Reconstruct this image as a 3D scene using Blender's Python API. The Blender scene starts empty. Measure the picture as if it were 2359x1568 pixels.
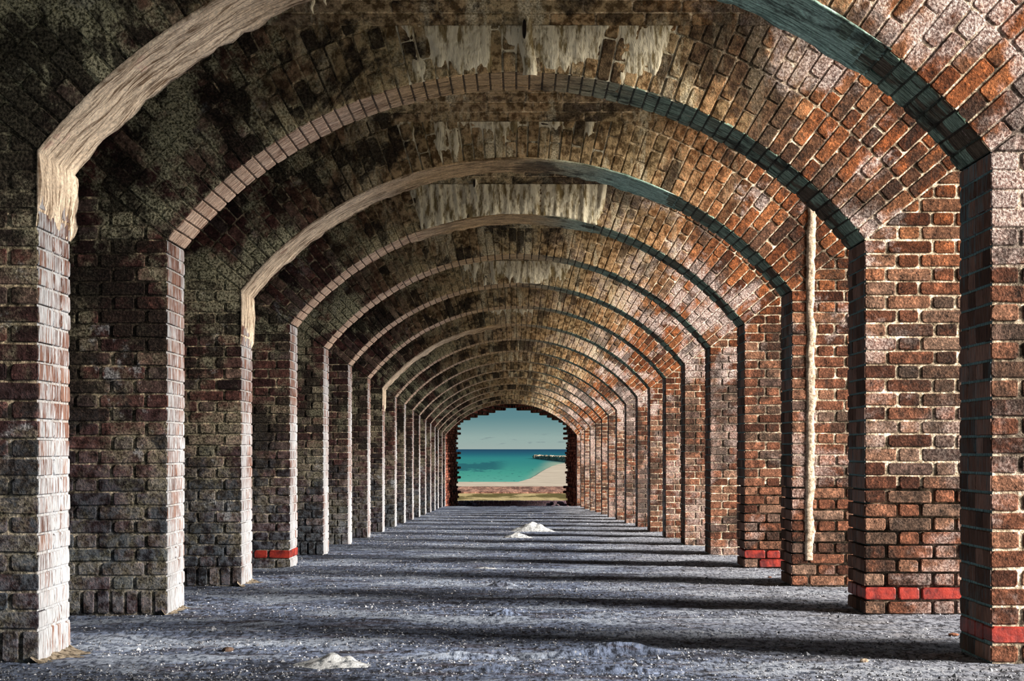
import bpy, math, random
import numpy as np
from mathutils import Matrix, Vector, noise

random.seed(7)
R_ = random.Random(11)

# ------------------------------------------------------------------ constants
W, H = 2359, 1568
F = 4291.0                      # focal length in pixels of the 2359 wide frame
CAMZ = 0.686
K = 73.0 / F                    # gentle fall of the corridor floor
D1 = 7.0
SP = 0.3655 * D1                # spacing of the transverse walls
T = 0.071 * D1                  # their thickness
HW = 1.79                       # half width of every opening
ZS = 1.922                      # springing height
ZA = 2.784                      # apex
RR = 2.291                      # arc radius
ZC = ZA - RR
TH0 = math.atan2(ZS - ZC, HW)
ZV = 3.016                      # springing of the bay vaults
PX = 3.0                        # piers reach out to here
ROW = ZS / 27.0

# ------------------------------------------------------------------ camera, world, sun
sc = bpy.context.scene
cam_d = bpy.data.cameras.new('camera')
cam = bpy.data.objects.new('camera', cam_d)
sc.collection.objects.link(cam)
cam.location = (0, 0, CAMZ)
cam.rotation_euler = (math.radians(90), 0, 0)
cam_d.sensor_width = 36.0
cam_d.lens = 36.0 * F / W
cam_d.shift_x = -(1190 - W / 2) / W
cam_d.shift_y = (1034 - H / 2) / W
cam_d.clip_end = 30000
sc.camera = cam

vs = sc.view_settings
vs.view_transform = 'Standard'
vs.look = 'None'
vs.gamma = 1.0
vs.exposure = 0.0
vs.use_curve_mapping = False

SUN_E = 14.0
SUN_DIR = Vector((-1.0, 0.44, -0.37))
WORLD_S = 1.0

sun_d = bpy.data.lights.new('sun', 'SUN')
sun_d.energy = SUN_E
sun_d.angle = math.radians(20)
sun_d.color = (1.0, 0.90, 0.79)
sun = bpy.data.objects.new('sun', sun_d)
sc.collection.objects.link(sun)
sun.location = (20, 0, 12)
sun.rotation_euler = SUN_DIR.to_track_quat('-Z', 'Y').to_euler()

world = bpy.data.worlds.new('sky')
sc.world = world
world.use_nodes = True


class NB:
    """small node tree builder"""
    def __init__(self, tree):
        self.t = tree
        self.n = tree.nodes
        self.l = tree.links

    def set(self, sock, v):
        if isinstance(v, bpy.types.NodeSocket):
            self.l.new(v, sock)
        elif v is not None:
            if hasattr(sock.default_value, '__len__') and not hasattr(v, '__len__'):
                sock.default_value = [v] * len(sock.default_value)
            elif hasattr(sock.default_value, '__len__') and len(sock.default_value) == 4 and len(v) == 3:
                sock.default_value = (*v, 1)
            else:
                sock.default_value = v

    def math(self, op, a, b=None, c=None, clamp=False):
        n = self.n.new('ShaderNodeMath')
        n.operation = op
        n.use_clamp = clamp
        self.set(n.inputs[0], a)
        self.set(n.inputs[1], b)
        if c is not None:
            self.set(n.inputs[2], c)
        return n.outputs[0]

    def add(self, a, b): return self.math('ADD', a, b)
    def mul(self, a, b): return self.math('MULTIPLY', a, b)
    def sub(self, a, b): return self.math('SUBTRACT', a, b)

    def xyz(self, x, y, z):
        n = self.n.new('ShaderNodeCombineXYZ')
        for i, v in enumerate((x, y, z)):
            self.set(n.inputs[i], v)
        return n.outputs[0]

    def sep(self, v):
        n = self.n.new('ShaderNodeSeparateXYZ')
        self.set(n.inputs[0], v)
        return n.outputs[0], n.outputs[1], n.outputs[2]

    def noise(self, vec, scale=5, detail=4, rough=0.6, dist=0.0):
        n = self.n.new('ShaderNodeTexNoise')
        self.set(n.inputs['Vector'], vec)
        n.inputs['Scale'].default_value = scale
        n.inputs['Detail'].default_value = detail
        n.inputs['Roughness'].default_value = rough
        n.inputs['Distortion'].default_value = dist
        return n.outputs['Fac']

    def voronoi(self, vec, scale=5, feature='F1'):
        n = self.n.new('ShaderNodeTexVoronoi')
        n.feature = feature
        self.set(n.inputs['Vector'], vec)
        n.inputs['Scale'].default_value = scale
        return n.outputs['Distance']

    def ss(self, v, a, b, lo=0.0, hi=1.0):
        n = self.n.new('ShaderNodeMapRange')
        n.interpolation_type = 'SMOOTHSTEP'
        self.set(n.inputs['Value'], v)
        n.inputs['From Min'].default_value = a
        n.inputs['From Max'].default_value = b
        n.inputs['To Min'].default_value = lo
        n.inputs['To Max'].default_value = hi
        return n.outputs['Result']

    def mix(self, f, a, b, mode='MIX'):
        n = self.n.new('ShaderNodeMix')
        n.data_type = 'RGBA'
        n.blend_type = mode
        self.set(n.inputs['Factor'], f)
        self.set(n.inputs['A'] if False else n.inputs[6], a)
        self.set(n.inputs[7], b)
        return n.outputs[2]

    def ramp(self, f, stops, interp='LINEAR'):
        n = self.n.new('ShaderNodeValToRGB')
        cr = n.color_ramp
        cr.interpolation = interp
        while len(cr.elements) < len(stops):
            cr.elements.new(0.5)
        for e, (p, c) in zip(cr.elements, stops):
            e.position = p
            e.color = (*c, 1)
        self.set(n.inputs[0], f)
        return n.outputs[0]

    def bump(self, h, strength=0.5, dist=0.01, normal=None):
        n = self.n.new('ShaderNodeBump')
        n.inputs['Strength'].default_value = strength
        n.inputs['Distance'].default_value = dist
        self.set(n.inputs['Height'], h)
        if normal is not None:
            self.set(n.inputs['Normal'], normal)
        return n.outputs[0]


# sky: pale at the horizon, deeper blue-teal higher up, a few small low clouds
wn = NB(world.node_tree)
world.node_tree.nodes.clear()
tc = wn.n.new('ShaderNodeTexCoord')
gx, gy, gz = wn.sep(tc.outputs['Generated'])
el = wn.ramp(wn.math('POWER', wn.math('MAXIMUM', gz, 0.0), 0.5),
             [(0.0, (0.36, 0.43, 0.40)), (0.08, (0.30, 0.41, 0.38)), (0.13, (0.12, 0.25, 0.27)),
              (0.18, (0.07, 0.18, 0.23)), (1.0, (0.06, 0.15, 0.22))])
cn = wn.noise(wn.xyz(wn.mul(gx, 90), 0.0, wn.mul(gz, 700)), 1.0, 5, 0.6)
cb = wn.mul(wn.ss(cn, 0.56, 0.66), wn.math('MULTIPLY', wn.ss(gz, 0.001, 0.003), wn.ss(gz, 0.012, 0.006)))
skyc = wn.mix(wn.mul(cb, 0.55), el, (0.17, 0.22, 0.24))
bg = wn.n.new('ShaderNodeBackground')
wn.l.new(skyc, bg.inputs[0])
bg.inputs[1].default_value = WORLD_S
wo = wn.n.new('ShaderNodeOutputWorld')
wn.l.new(bg.outputs[0], wo.inputs[0])


# ------------------------------------------------------------------ materials
def new_mat(name):
    m = bpy.data.materials.new(name)
    m.use_nodes = True
    m.node_tree.nodes.clear()
    return m, NB(m.node_tree)


def finish(b, col, rough=0.9, normal=None, spec=0.2):
    p = b.n.new('ShaderNodeBsdfPrincipled')
    b.set(p.inputs['Base Color'], col)
    b.set(p.inputs['Roughness'], rough)
    p.inputs['Specular IOR Level'].default_value = spec
    if normal is not None:
        b.l.new(normal, p.inputs['Normal'])
    o = b.n.new('ShaderNodeOutputMaterial')
    b.l.new(p.outputs[0], o.inputs[0])


def coords(b):
    g = b.n.new('ShaderNodeNewGeometry')
    x, y, z = b.sep(g.outputs['Position'])
    zl = b.add(z, b.mul(y, K))
    P = b.xyz(x, y, zl)
    oi = b.n.new('ShaderNodeObjectInfo')
    r1 = b.math('FRACT', b.add(b.mul(oi.outputs['Random'], 7.13), b.mul(g.outputs['Random Per Island'], 3.71)))
    r2 = b.math('FRACT', b.mul(r1, 17.31))
    return P, x, y, zl, r1, r2


def face_material(name, mortar=False):
    """brick or mortar of the wall faces and vaults; soot, moss and lime by place in the wall"""
    m, b = new_mat(name)
    P, x, y, z, r1, r2 = coords(b)
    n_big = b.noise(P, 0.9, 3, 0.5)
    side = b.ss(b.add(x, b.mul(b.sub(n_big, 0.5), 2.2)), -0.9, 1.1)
    fine = b.noise(P, 90, 4, 0.7)
    mid = b.noise(P, 22, 4, 0.65)
    if mortar:
        cr = b.mix(b.ss(mid, 0.35, 0.7), (0.44, 0.34, 0.23), (0.88, 0.74, 0.57))
        cl = b.mix(b.ss(mid, 0.35, 0.65), (0.11, 0.085, 0.055), (0.52, 0.43, 0.30))
    else:
        cr = b.ramp(r1, [(0.0, (0.09, 0.036, 0.024)), (0.2, (0.21, 0.085, 0.052)), (0.45, (0.31, 0.135, 0.085)),
                         (0.7, (0.35, 0.185, 0.125)), (0.88, (0.33, 0.215, 0.165)), (1.0, (0.15, 0.10, 0.09))])
        co = b.ramp(r1, [(0.0, (0.08, 0.024, 0.010)), (0.25, (0.20, 0.062, 0.020)), (0.55, (0.34, 0.105, 0.032)),
                         (0.8, (0.40, 0.15, 0.055)), (1.0, (0.17, 0.09, 0.06))])
        cr = b.mix(b.mul(b.ss(z, 1.45, 2.1), 0.85), cr, co)
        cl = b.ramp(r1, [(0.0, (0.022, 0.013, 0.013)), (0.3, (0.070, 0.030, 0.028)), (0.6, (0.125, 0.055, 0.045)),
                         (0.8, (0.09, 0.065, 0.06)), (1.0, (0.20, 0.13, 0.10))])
        pit = b.voronoi(P, 38)
        cr = b.mix(b.mul(b.ss(pit, 0.22, 0.10), b.ss(b.noise(P, 9, 2), 0.42, 0.6)), cr, (0.03, 0.012, 0.012))
    if not mortar:
        cr = b.mix(1.0, cr, (0.63, 0.60, 0.56), 'MULTIPLY')
    col = b.mix(side, cl, cr)  # left darker: weaker light there and dark staining, both put into the colour
    # mottle
    col = b.mix(1.0, col, b.ramp(b.add(b.mul(fine, 0.5), b.mul(mid, 0.5)), [(0.36, (0.06, 0.055, 0.055)), (0.47, (0.75, 0.75, 0.75)), (0.54, (1.15, 1.15, 1.15)), (0.63, (2.8, 2.7, 2.6))]), 'MULTIPLY')
    # olive green growth on the left and towards the haunches
    up = b.ss(z, 1.2, 2.4)
    g_n = b.noise(P, 2.1, 6, 0.7)
    gm = b.mul(b.ss(b.add(g_n, b.mul(b.ss(y, 9.0, 7.2), b.mul(up, 0.09))), 0.46, 0.58), b.math('MULTIPLY', b.sub(1.0, side), b.add(0.35, b.mul(up, 0.55))))
    col = b.mix(gm, col, b.mix(b.ss(fine, 0.38, 0.62), (0.06, 0.062, 0.032), (0.80, 0.78, 0.54)))
    # purple-grey bloom of lime on right hand voussoirs
    bl = b.noise(b.xyz(b.mul(x, 1.0), b.mul(y, 0.9), b.mul(z, 1.0)), 1.5, 6, 0.68, 0.3)
    rz = b.ss(z, 0.9, 2.1, 0.45, 1.0)
    bm = b.mul(b.ss(b.add(bl, b.add(b.mul(b.sub(r2, 0.5), 0.06), b.ss(y, 9.0, 26.0, 0.0, 0.06))), 0.53, 0.62), b.mul(rz, side))
    col = b.mix(b.mul(bm, 0.80), col, b.mix(b.ss(fine, 0.40, 0.62), (0.20, 0.13, 0.12), (0.88, 0.76, 0.72)))
    # white blooms low on the left
    wl = b.noise(P, 3.3, 7, 0.72)
    wm = b.mul(b.ss(wl, 0.58, 0.66), b.mul(b.sub(1.0, side), b.ss(z, 2.6, 0.4, 0.25, 1.0)))
    col = b.mix(b.mul(wm, 0.85), col, b.mix(b.ss(fine, 0.4, 0.6), (0.16, 0.17, 0.18), (0.75, 0.77, 0.80)))
    # crown: ochre seep, lightened in place of bounced light, and cream lime streaks running down from the vault springing
    cx = b.mul(b.ss(b.math('ABSOLUTE', x), 1.75, 0.5), b.ss(z, 2.2, 2.6))
    col = b.mix(b.mul(cx, 0.60), col, b.mix(b.ss(mid, 0.4, 0.6), (0.20, 0.13, 0.05), (0.85, 0.64, 0.34)))
    st = b.noise(b.xyz(b.mul(x, 5.5), b.mul(y, 1.7), b.mul(z, 1.1)), 1.0, 5, 0.7)
    col = b.mix(b.mul(cx, b.mul(b.ss(st, 0.52, 0.64), 0.85)), col, b.mix(b.ss(fine, 0.35, 0.6), (0.34, 0.28, 0.15), (0.95, 0.86, 0.62)))
    # soot
    s_n = b.noise(b.xyz(b.mul(x, 1.0), b.mul(y, 1.3), b.mul(z, 0.8)), 1.9, 7, 0.72, 0.4)
    sm = b.mul(b.ss(b.add(s_n, b.add(b.mul(b.sub(r2, 0.5), 0.12), b.mul(b.sub(1.0, side), b.ss(z, 2.0, 0.6, 0.0, 0.02)))), 0.50, 0.58), b.ss(side, 0.0, 1.0, 0.90, 0.72))
    col = b.mix(sm, col, b.mix(b.ss(fine, 0.45, 0.65), (0.010, 0.008, 0.007), (0.06, 0.045, 0.035)))
    # cool skylight painted into the colour low on the left
    lo = b.mul(b.sub(1.0, side), b.ss(z, 1.3, 0.1))
    col = b.mix(b.mul(lo, 0.5), col, b.mix(b.ss(mid, 0.4, 0.62), (0.010, 0.014, 0.024), (0.17, 0.22, 0.28)))
    h = b.add(b.mul(fine, 0.6), b.mul(mid, 0.8))
    finish(b, col, 0.92, b.bump(h, 1.0, 0.018))
    return m


def soffit_material(name, mortar=False, coat=False):
    """underside of an arch: streaks run along the arc; pale tan left, green growth right"""
    m, b = new_mat(name)
    P, x, y, z, r1, r2 = coords(b)
    ang = b.math('ARCTAN2', b.sub(z, ZC), x)
    S = b.xyz(b.mul(ang, 6.0), b.mul(y, 75.0), 0.0)
    S2 = b.xyz(b.mul(ang, 18.0), b.mul(y, 24.0), 3.0)
    st = b.noise(S, 1.0, 5, 0.7)
    st2 = b.noise(S2, 1.0, 5, 0.7)
    fine = b.noise(P, 80, 4, 0.7)
    warp = b.mul(b.sub(b.noise(P, 1.6, 4), 0.5), 0.9)
    sx = b.add(x, warp)
    f = b.add(b.mul(st, 0.6), b.mul(st2, 0.4))
    left = b.mix(b.ss(f, 0.41, 0.59), b.mix(r1, (0.20, 0.10, 0.065), (0.34, 0.20, 0.14)), (0.95, 0.76, 0.62))
    mid = b.mix(b.ss(f, 0.36, 0.62), (0.07, 0.042, 0.018), (0.80, 0.56, 0.30))
    right = b.mix(b.ss(f, 0.38, 0.66), (0.03, 0.06, 0.045), (0.46, 0.64, 0.50))  # right side carries the bluish light as a green-teal tint in its colour
    rb = b.mix(b.ss(f, 0.36, 0.62), (0.025, 0.014, 0.009), (0.13, 0.075, 0.045))
    if coat:
        left = b.mix(b.ss(f, 0.40, 0.56), (0.17, 0.105, 0.06), (0.95, 0.80, 0.63))
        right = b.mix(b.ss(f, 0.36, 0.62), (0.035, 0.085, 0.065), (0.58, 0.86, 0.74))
    else:
        bare = b.mul(b.ss(b.add(b.noise(P, 2.3, 5), b.mul(b.sub(r2, 0.5), 0.35)), 0.50, 0.60), b.ss(z, 2.7, 2.2, 0.25, 0.9))
        right = b.mix(bare, right, rb)
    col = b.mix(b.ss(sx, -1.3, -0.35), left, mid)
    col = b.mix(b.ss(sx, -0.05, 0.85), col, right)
    if mortar:
        col = b.mix(0.75, col, (0.05, 0.04, 0.03))
    so = b.mul(b.ss(b.noise(P, 2.6, 6, 0.7), 0.53, 0.63), b.ss(x, -1.0, 0.5, 0.25, 0.8))
    col = b.mix(so, col, (0.012, 0.010, 0.008))
    col = b.mix(1.0, col, b.ramp(fine, [(0.3, (0.55, 0.55, 0.55)), (0.65, (1.3, 1.3, 1.3))]), 'MULTIPLY')
    finish(b, col, 0.9, b.bump(b.add(b.mul(f, 1.0), b.mul(fine, 0.3)), 1.0, 0.012))
    return m


def jamb_material(name, side, mortar=False):
    m, b = new_mat(name)
    P, x, y, z, r1, r2 = coords(b)
    S = b.xyz(b.mul(x, 10.0), b.mul(y, 60.0), b.mul(z, 5.0))
    st = b.noise(S, 1.0, 6, 0.72)
    S2 = b.xyz(b.mul(x, 10.0), b.mul(y, 110.0), b.mul(z, 14.0))
    st2 = b.noise(S2, 1.0, 4, 0.7)
    patch = b.noise(P, 1.7, 5, 0.65)
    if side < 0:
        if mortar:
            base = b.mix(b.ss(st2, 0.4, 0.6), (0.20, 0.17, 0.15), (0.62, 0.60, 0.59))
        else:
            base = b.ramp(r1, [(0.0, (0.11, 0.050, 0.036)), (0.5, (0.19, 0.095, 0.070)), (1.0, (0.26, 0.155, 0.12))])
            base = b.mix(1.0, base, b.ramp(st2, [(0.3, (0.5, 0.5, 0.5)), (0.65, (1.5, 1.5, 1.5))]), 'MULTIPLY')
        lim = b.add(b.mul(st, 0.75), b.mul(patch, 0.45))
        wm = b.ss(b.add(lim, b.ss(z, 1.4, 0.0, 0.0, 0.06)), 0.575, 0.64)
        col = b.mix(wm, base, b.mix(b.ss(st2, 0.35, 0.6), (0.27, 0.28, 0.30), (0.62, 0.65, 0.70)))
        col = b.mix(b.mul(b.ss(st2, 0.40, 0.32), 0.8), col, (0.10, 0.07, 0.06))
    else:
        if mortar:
            base = b.mix(b.ss(st2, 0.4, 0.62), (0.07, 0.13, 0.14), (0.38, 0.66, 0.68))  # joints coloured teal to imitate the bluish light
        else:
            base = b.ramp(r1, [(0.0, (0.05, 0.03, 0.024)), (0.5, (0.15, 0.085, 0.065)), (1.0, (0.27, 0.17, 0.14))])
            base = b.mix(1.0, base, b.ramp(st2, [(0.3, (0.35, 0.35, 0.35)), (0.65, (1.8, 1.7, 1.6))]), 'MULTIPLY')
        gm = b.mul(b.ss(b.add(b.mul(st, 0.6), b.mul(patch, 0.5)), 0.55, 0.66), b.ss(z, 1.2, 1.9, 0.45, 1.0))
        col = b.mix(b.mul(gm, 0.75), base, (0.16, 0.33, 0.38))  # bluish light painted over the right jamb as a teal tint
    finish(b, col, 0.9, b.bump(b.add(st, st2), 0.9, 0.010))
    return m


def simple_noise(name, c1, c2, scale=20, rough=0.9, a=0.35, bb=0.65, bump=0.6, dist=0.01, stretch=(1, 1, 1), spec=0.2):
    m, b = new_mat(name)
    g = b.n.new('ShaderNodeNewGeometry')
    x, y, z = b.sep(g.outputs['Position'])
    P = b.xyz(b.mul(x, stretch[0]), b.mul(y, stretch[1]), b.mul(z, stretch[2]))
    n1 = b.noise(P, scale, 6, 0.7)
    col = b.mix(b.ss(n1, a, bb), c1, c2)
    finish(b, col, rough, b.bump(n1, bump, dist), spec)
    return m


M_FACE = face_material('weathered_brick')
M_MORT = face_material('lime_mortar', True)
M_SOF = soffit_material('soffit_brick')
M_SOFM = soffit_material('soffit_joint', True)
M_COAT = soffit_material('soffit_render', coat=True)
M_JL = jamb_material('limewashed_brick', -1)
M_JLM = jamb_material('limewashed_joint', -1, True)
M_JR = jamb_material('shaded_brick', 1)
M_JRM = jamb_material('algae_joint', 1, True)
M_RED = simple_noise('red_glazed_brick', (0.10, 0.008, 0.008), (0.40, 0.035, 0.020), 14, 0.5, spec=0.5)
M_CRUST = simple_noise('lime_crust', (0.30, 0.23, 0.11), (1.0, 0.93, 0.70), 9, 0.8, 0.40, 0.54, 1.0, 0.02, (2.2, 1, 0.55))
M_STRIP = simple_noise('mortar_fill', (0.24, 0.17, 0.115), (0.70, 0.58, 0.45), 38, 0.95, 0.36, 0.6, 1.0, 0.01)
M_DARK = simple_noise('dark_hole', (0.01, 0.008, 0.006), (0.03, 0.02, 0.015), 20)
M_MOUND = simple_noise('lime_mound', (0.06, 0.075, 0.09), (0.52, 0.55, 0.58), 34, 0.85, 0.34, 0.56, 1.0, 0.015)
M_STONE = simple_noise('dark_stone', (0.02, 0.016, 0.014), (0.12, 0.08, 0.06), 40)

# ------------------------------------------------------------------ mesh helpers
def link(o, parent=None):
    sc.collection.objects.link(o)
    if parent is not None:
        o.parent = parent
    return o


def mesh_obj(name, verts, faces, mats, parent=None, mi=None, smooth=False):
    me = bpy.data.meshes.new(name)
    me.from_pydata([tuple(v) for v in verts], [], faces)
    if not isinstance(mats, (list, tuple)):
        mats = [mats]
    for m in mats:
        me.materials.append(m)
    if mi is not None:
        me.polygons.foreach_set('material_index', mi)
    if smooth:
        me.polygons.foreach_set('use_smooth', [True] * len(me.polygons))
    me.update()
    return link(bpy.data.objects.new(name, me), parent)


def empty(name, loc):
    o = bpy.data.objects.new(name, None)
    o.empty_display_size = 0.2
    o.location = loc
    return link(o)


def tag(o, label=None, category=None, group=None, kind=None):
    if label: o['label'] = label
    if category: o['category'] = category
    if group: o['group'] = group
    if kind: o['kind'] = kind
    return o


def rect(u0, v0, u1, v1):
    return [(u0, v0), (u1, v0), (u1, v1), (u0, v1)]


def chamfer(poly, rng, c0, c1):
    out = []
    n = len(poly)
    for i in range(n):
        p = Vector(poly[i]); a = Vector(poly[i - 1]); q = Vector(poly[(i + 1) % n])
        la, lq = (a - p).length, (q - p).length
        c = min(rng.uniform(c0, c1), la * 0.3, lq * 0.3)
        out.append(tuple(p + (a - p).normalized() * c))
        out.append(tuple(p + (q - p).normalized() * c * rng.uniform(0.6, 1.3)))
    return out


def prism(poly, depth, bev, rng, cham=None):
    """verts/faces of a brick: front outline (slightly worn) at w=0, sides back to w=depth"""
    if cham:
        poly = chamfer(poly, rng, *cham)
    n = len(poly)
    cu = sum(p[0] for p in poly) / n
    cv = sum(p[1] for p in poly) / n
    eu = max(abs(p[0] - cu) for p in poly)
    ev = max(abs(p[1] - cv) for p in poly)
    fu, fv = max(0.3, 1 - bev / max(eu, 1e-4)), max(0.3, 1 - bev / max(ev, 1e-4))
    jit = 0.0012 if cham else 0.0
    front = [(cu + (p[0] - cu) * fu, cv + (p[1] - cv) * fv, rng.uniform(-jit, jit)) for p in poly]
    ring = [(p[0], p[1], bev * rng.uniform(0.7, 1.2)) for p in poly]
    back = [(p[0], p[1], depth) for p in poly]
    V = front + ring + back
    Fc = [tuple(range(n))]
    for k in (0, n):
        for i in range(n):
            j = (i + 1) % n
            Fc.append((k + j, k + i, k + n + i, k + n + j))
    return V, Fc


# bases (u, v, w) with u x v = -w
def basis(o, u, v, w):
    return Matrix(((u[0], v[0], w[0], o[0]), (u[1], v[1], w[1], o[1]), (u[2], v[2], w[2], o[2]), (0, 0, 0, 1)))


X, Y, Z = (1, 0, 0), (0, 1, 0), (0, 0, 1)
FACE = basis((0, 0, 0), X, Z, Y)
JAMB_L = basis((-HW, 0, 0), Y, Z, (-1, 0, 0))
JAMB_R = basis((HW, 0, 0), (0, -1, 0), Z, X)


def soffit_basis(th):
    c, s = math.cos(th), math.sin(th)
    return basis((RR * c, 0, ZC + RR * s), Y, (s, 0, -c), (c, 0, s))


def vouss_basis(th):
    c, s = math.cos(th), math.sin(th)
    return basis((0, 0, ZC), (c, 0, s), (-s, 0, c), Y)


CACHE = {}


class Bricks:
    """collects the bricks of one wall; those that show become parts, the rest one part of kind stuff"""
    def __init__(self, root, near):
        self.root = root
        self.near = near
        self.rng = random.Random(sum(map(ord, root.name)) + 5)
        self.buf = {}
        self.count = {}

    def add(self, name, stuffname, mat, M, poly, depth, single, bev=0.004, cache=True, label=None, share=None):
        rng = self.rng
        if single and self.count.get(name, 0) >= 300:
            single = False
        if single:
            self.count[name] = self.count.get(name, 0) + 1
            cu = sum(p[0] for p in poly) / len(poly)
            cv = sum(p[1] for p in poly) / len(poly)
            loc = [(p[0] - cu, p[1] - cv) for p in poly]
            cham = (0.004, 0.012) if self.near else None
            key = (mat.name, round(depth, 2), rng.randrange(8)) + tuple((round(a, 3), round(c, 3)) for a, c in loc) if cache else None
            me = CACHE.get(key) if key else None
            if me is None:
                V, Fc = prism(loc, depth, bev, rng, cham)
                me = bpy.data.meshes.new(name)
                me.from_pydata(V, [], Fc)
                me.materials.append(mat)
                me.update()
                if key: CACHE[key] = me
            o = bpy.data.objects.new(name, me)
            link(o, self.root)
            j = 0.0025 if self.near else 0.0015
            o.matrix_local = M @ Matrix.Translation((cu, cv, rng.uniform(-j, j))) @ Matrix.Rotation(rng.uniform(-0.006, 0.006), 4, 'Z')
            if label: o['label'] = label
            return o
        B = self.buf.setdefault(stuffname, ([], [], mat))
        V, Fc = prism(poly, depth, bev, rng, None)
        k = len(B[0])
        j = rng.uniform(-0.002, 0.002)
        B[0].extend([tuple(M @ Vector((a, c, d + j))) for a, c, d in V])
        B[1].extend([tuple(i + k for i in f) for f in Fc])

    def flush(self):
        for nm, (V, Fc, mat) in self.buf.items():
            o = mesh_obj(nm, V, Fc, mat, self.root)
            o['kind'] = 'stuff'


def clip_below_line(poly, p0, d, keep):
    """keep the side of the line p0 + t d for which keep * cross(d, p-p0) >= 0"""
    out = []
    n = len(poly)
    f = [keep * (d[0] * (p[1] - p0[1]) - d[1] * (p[0] - p0[0])) for p in poly]
    for i in range(n):
        j = (i + 1) % n
        if f[i] >= 0:
            out.append(poly[i])
        if (f[i] >= 0) != (f[j] >= 0):
            t = f[i] / (f[i] - f[j])
            out.append((poly[i][0] + t * (poly[j][0] - poly[i][0]), poly[i][1] + t * (poly[j][1] - poly[i][1])))
    return out


def area(poly):
    return abs(sum(poly[i - 1][0] * p[1] - p[0] * poly[i - 1][1] for i, p in enumerate(poly))) / 2


# ------------------------------------------------------------------ wall core (the mortar between the bricks)
def wall_core(root, deep_right):
    V, Fc, mi = [], [], []

    def quad(a, b_, c, d, m):
        k = len(V)
        V.extend([a, b_, c, d]); Fc.append((k, k + 1, k + 2, k + 3)); mi.append(m)

    r = 0.007
    ztop = 3.55

    def pier(s, z0, z1, rec):
        xi, xo = s * (HW + rec), s * PX
        y0, y1 = rec, T
        a = [(xi, y0), (xo, y0), (xo, y1), (xi, y1)]
        jm = 1 if s < 0 else 2
        mats = (0, 0, 0, jm)
        for i in range(4):
            p, q = a[i], a[(i + 1) % 4]
            if s > 0:
                quad((p[0], p[1], z0), (q[0], q[1], z0), (q[0], q[1], z1), (p[0], p[1], z1), mats[i])
            else:
                quad((q[0], q[1], z0), (p[0], p[1], z0), (p[0], p[1], z1), (q[0], q[1], z1), mats[i])
        for zz in (z0, z1):
            quad((xi, y0, zz), (xo, y0, zz), (xo, y1, zz), (xi, y1, zz), 0)

    zsplit = 0.66
    pier(-1, -0.25, ZS, r)
    if deep_right:
        pier(1, -0.25, zsplit, 0.030)
        pier(1, zsplit, ZS, r)
    else:
        pier(1, -0.25, ZS, r)
    # arch zone, in slices
    N = 48
    pts_i, pts_o = [], []
    for i in range(N + 1):
        th = TH0 + (math.pi - 2 * TH0) * i / N
        c, s = math.cos(th), math.sin(th)
        pts_i.append(((RR + r) * c, ZC + (RR + r) * s))
        # outer point: straight up to the top
        pts_o.append(((RR + r) * c, ztop))
    for i in range(N):
        a, b_, c, d = pts_i[i], pts_i[i + 1], pts_o[i + 1], pts_o[i]
        quad((a[0], r, a[1]), (d[0], r, d[1]), (c[0], r, c[1]), (b_[0], r, b_[1]), 0)
        quad((a[0], T, a[1]), (b_[0], T, b_[1]), (c[0], T, c[1]), (d[0], T, d[1]), 0)
        quad((a[0], r, a[1]), (b_[0], r, b_[1]), (b_[0], T, b_[1]), (a[0], T, a[1]), 3)
    for s in (-1, 1):
        xi, xo = s * HW, s * PX
        for yy in (r, T):
            quad((xi, yy, ZS), (xo, yy, ZS), (xo, yy, ztop), (xi, yy, ztop), 0)
        quad((xo, r, ZS), (xo, T, ZS), (xo, T, ztop), (xo, r, ztop), 0)
    return V, Fc, mi


CORE = {}


def make_core(root, deep):
    if deep not in CORE:
        V, Fc, mi = wall_core(root, deep)
        me = bpy.data.meshes.new('mortar')
        me.from_pydata(V, [], Fc)
        for m in (M_MORT, M_JLM, M_JRM, M_SOFM):
            me.materials.append(m)
        me.polygons.foreach_set('material_index', mi)
        me.update()
        CORE[deep] = me
    link(bpy.data.objects.new('mortar', CORE[deep]), root)


# ------------------------------------------------------------------ arch walls
CENTRES = [1185.5, 1189, 1190, 1191.5, 1190.5, 1189.5, 1190, 1189, 1189, 1186.5, 1185.3, 1183.7, 1183, 1182, 1180.5, 1178, 1178, 1177]
LABELS = [
    'first brick archway, rough pale render on its left curve, green algae on its right',
    'second brick archway from the front, three red bricks low on its right pier',
    'third brick archway from the front, with a cream mortar-filled chase up its right pier',
    'fourth brick archway from the front, cream lime crust hanging from the vault above its crown',
    'fifth brick archway from the front, behind the one with the cream lime crust',
    'sixth brick archway from the front, two behind the one with the lime crust',
    'seventh brick archway from the front, white lime bloom on its right pier',
    'eighth brick archway from the front, in the middle of the long row',
    'ninth brick archway from the front, just behind the middle of the row',
    'tenth brick archway from the front, eighth before the broken sea opening',
    'eleventh brick archway from the front, seventh before the broken sea opening',
    'twelfth brick archway from the front, sixth before the broken sea opening',
    'fifth brick archway before the broken opening onto the sea',
    'fourth brick archway before the broken opening onto the sea',
    'third brick archway before the broken opening onto the sea',
    'second brick archway before the broken opening onto the sea',
    'last whole brick archway before the broken opening onto the sea',
    'small-looking end archway directly framing the broken sea opening',
]
NSINGLE = 9


def wall_y(n):
    return D1 + (n - 1) * SP


def wall_x(n):
    return (CENTRES[n - 1] - 1190) / F * wall_y(n) if n >= 1 else 0.0


def vis_ratio(n):
    """how much of wall n shows round the rear edge of wall n-1"""
    if n <= 1:
        return 1.078
    return wall_y(n) / (wall_y(n - 1) + T)


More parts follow.
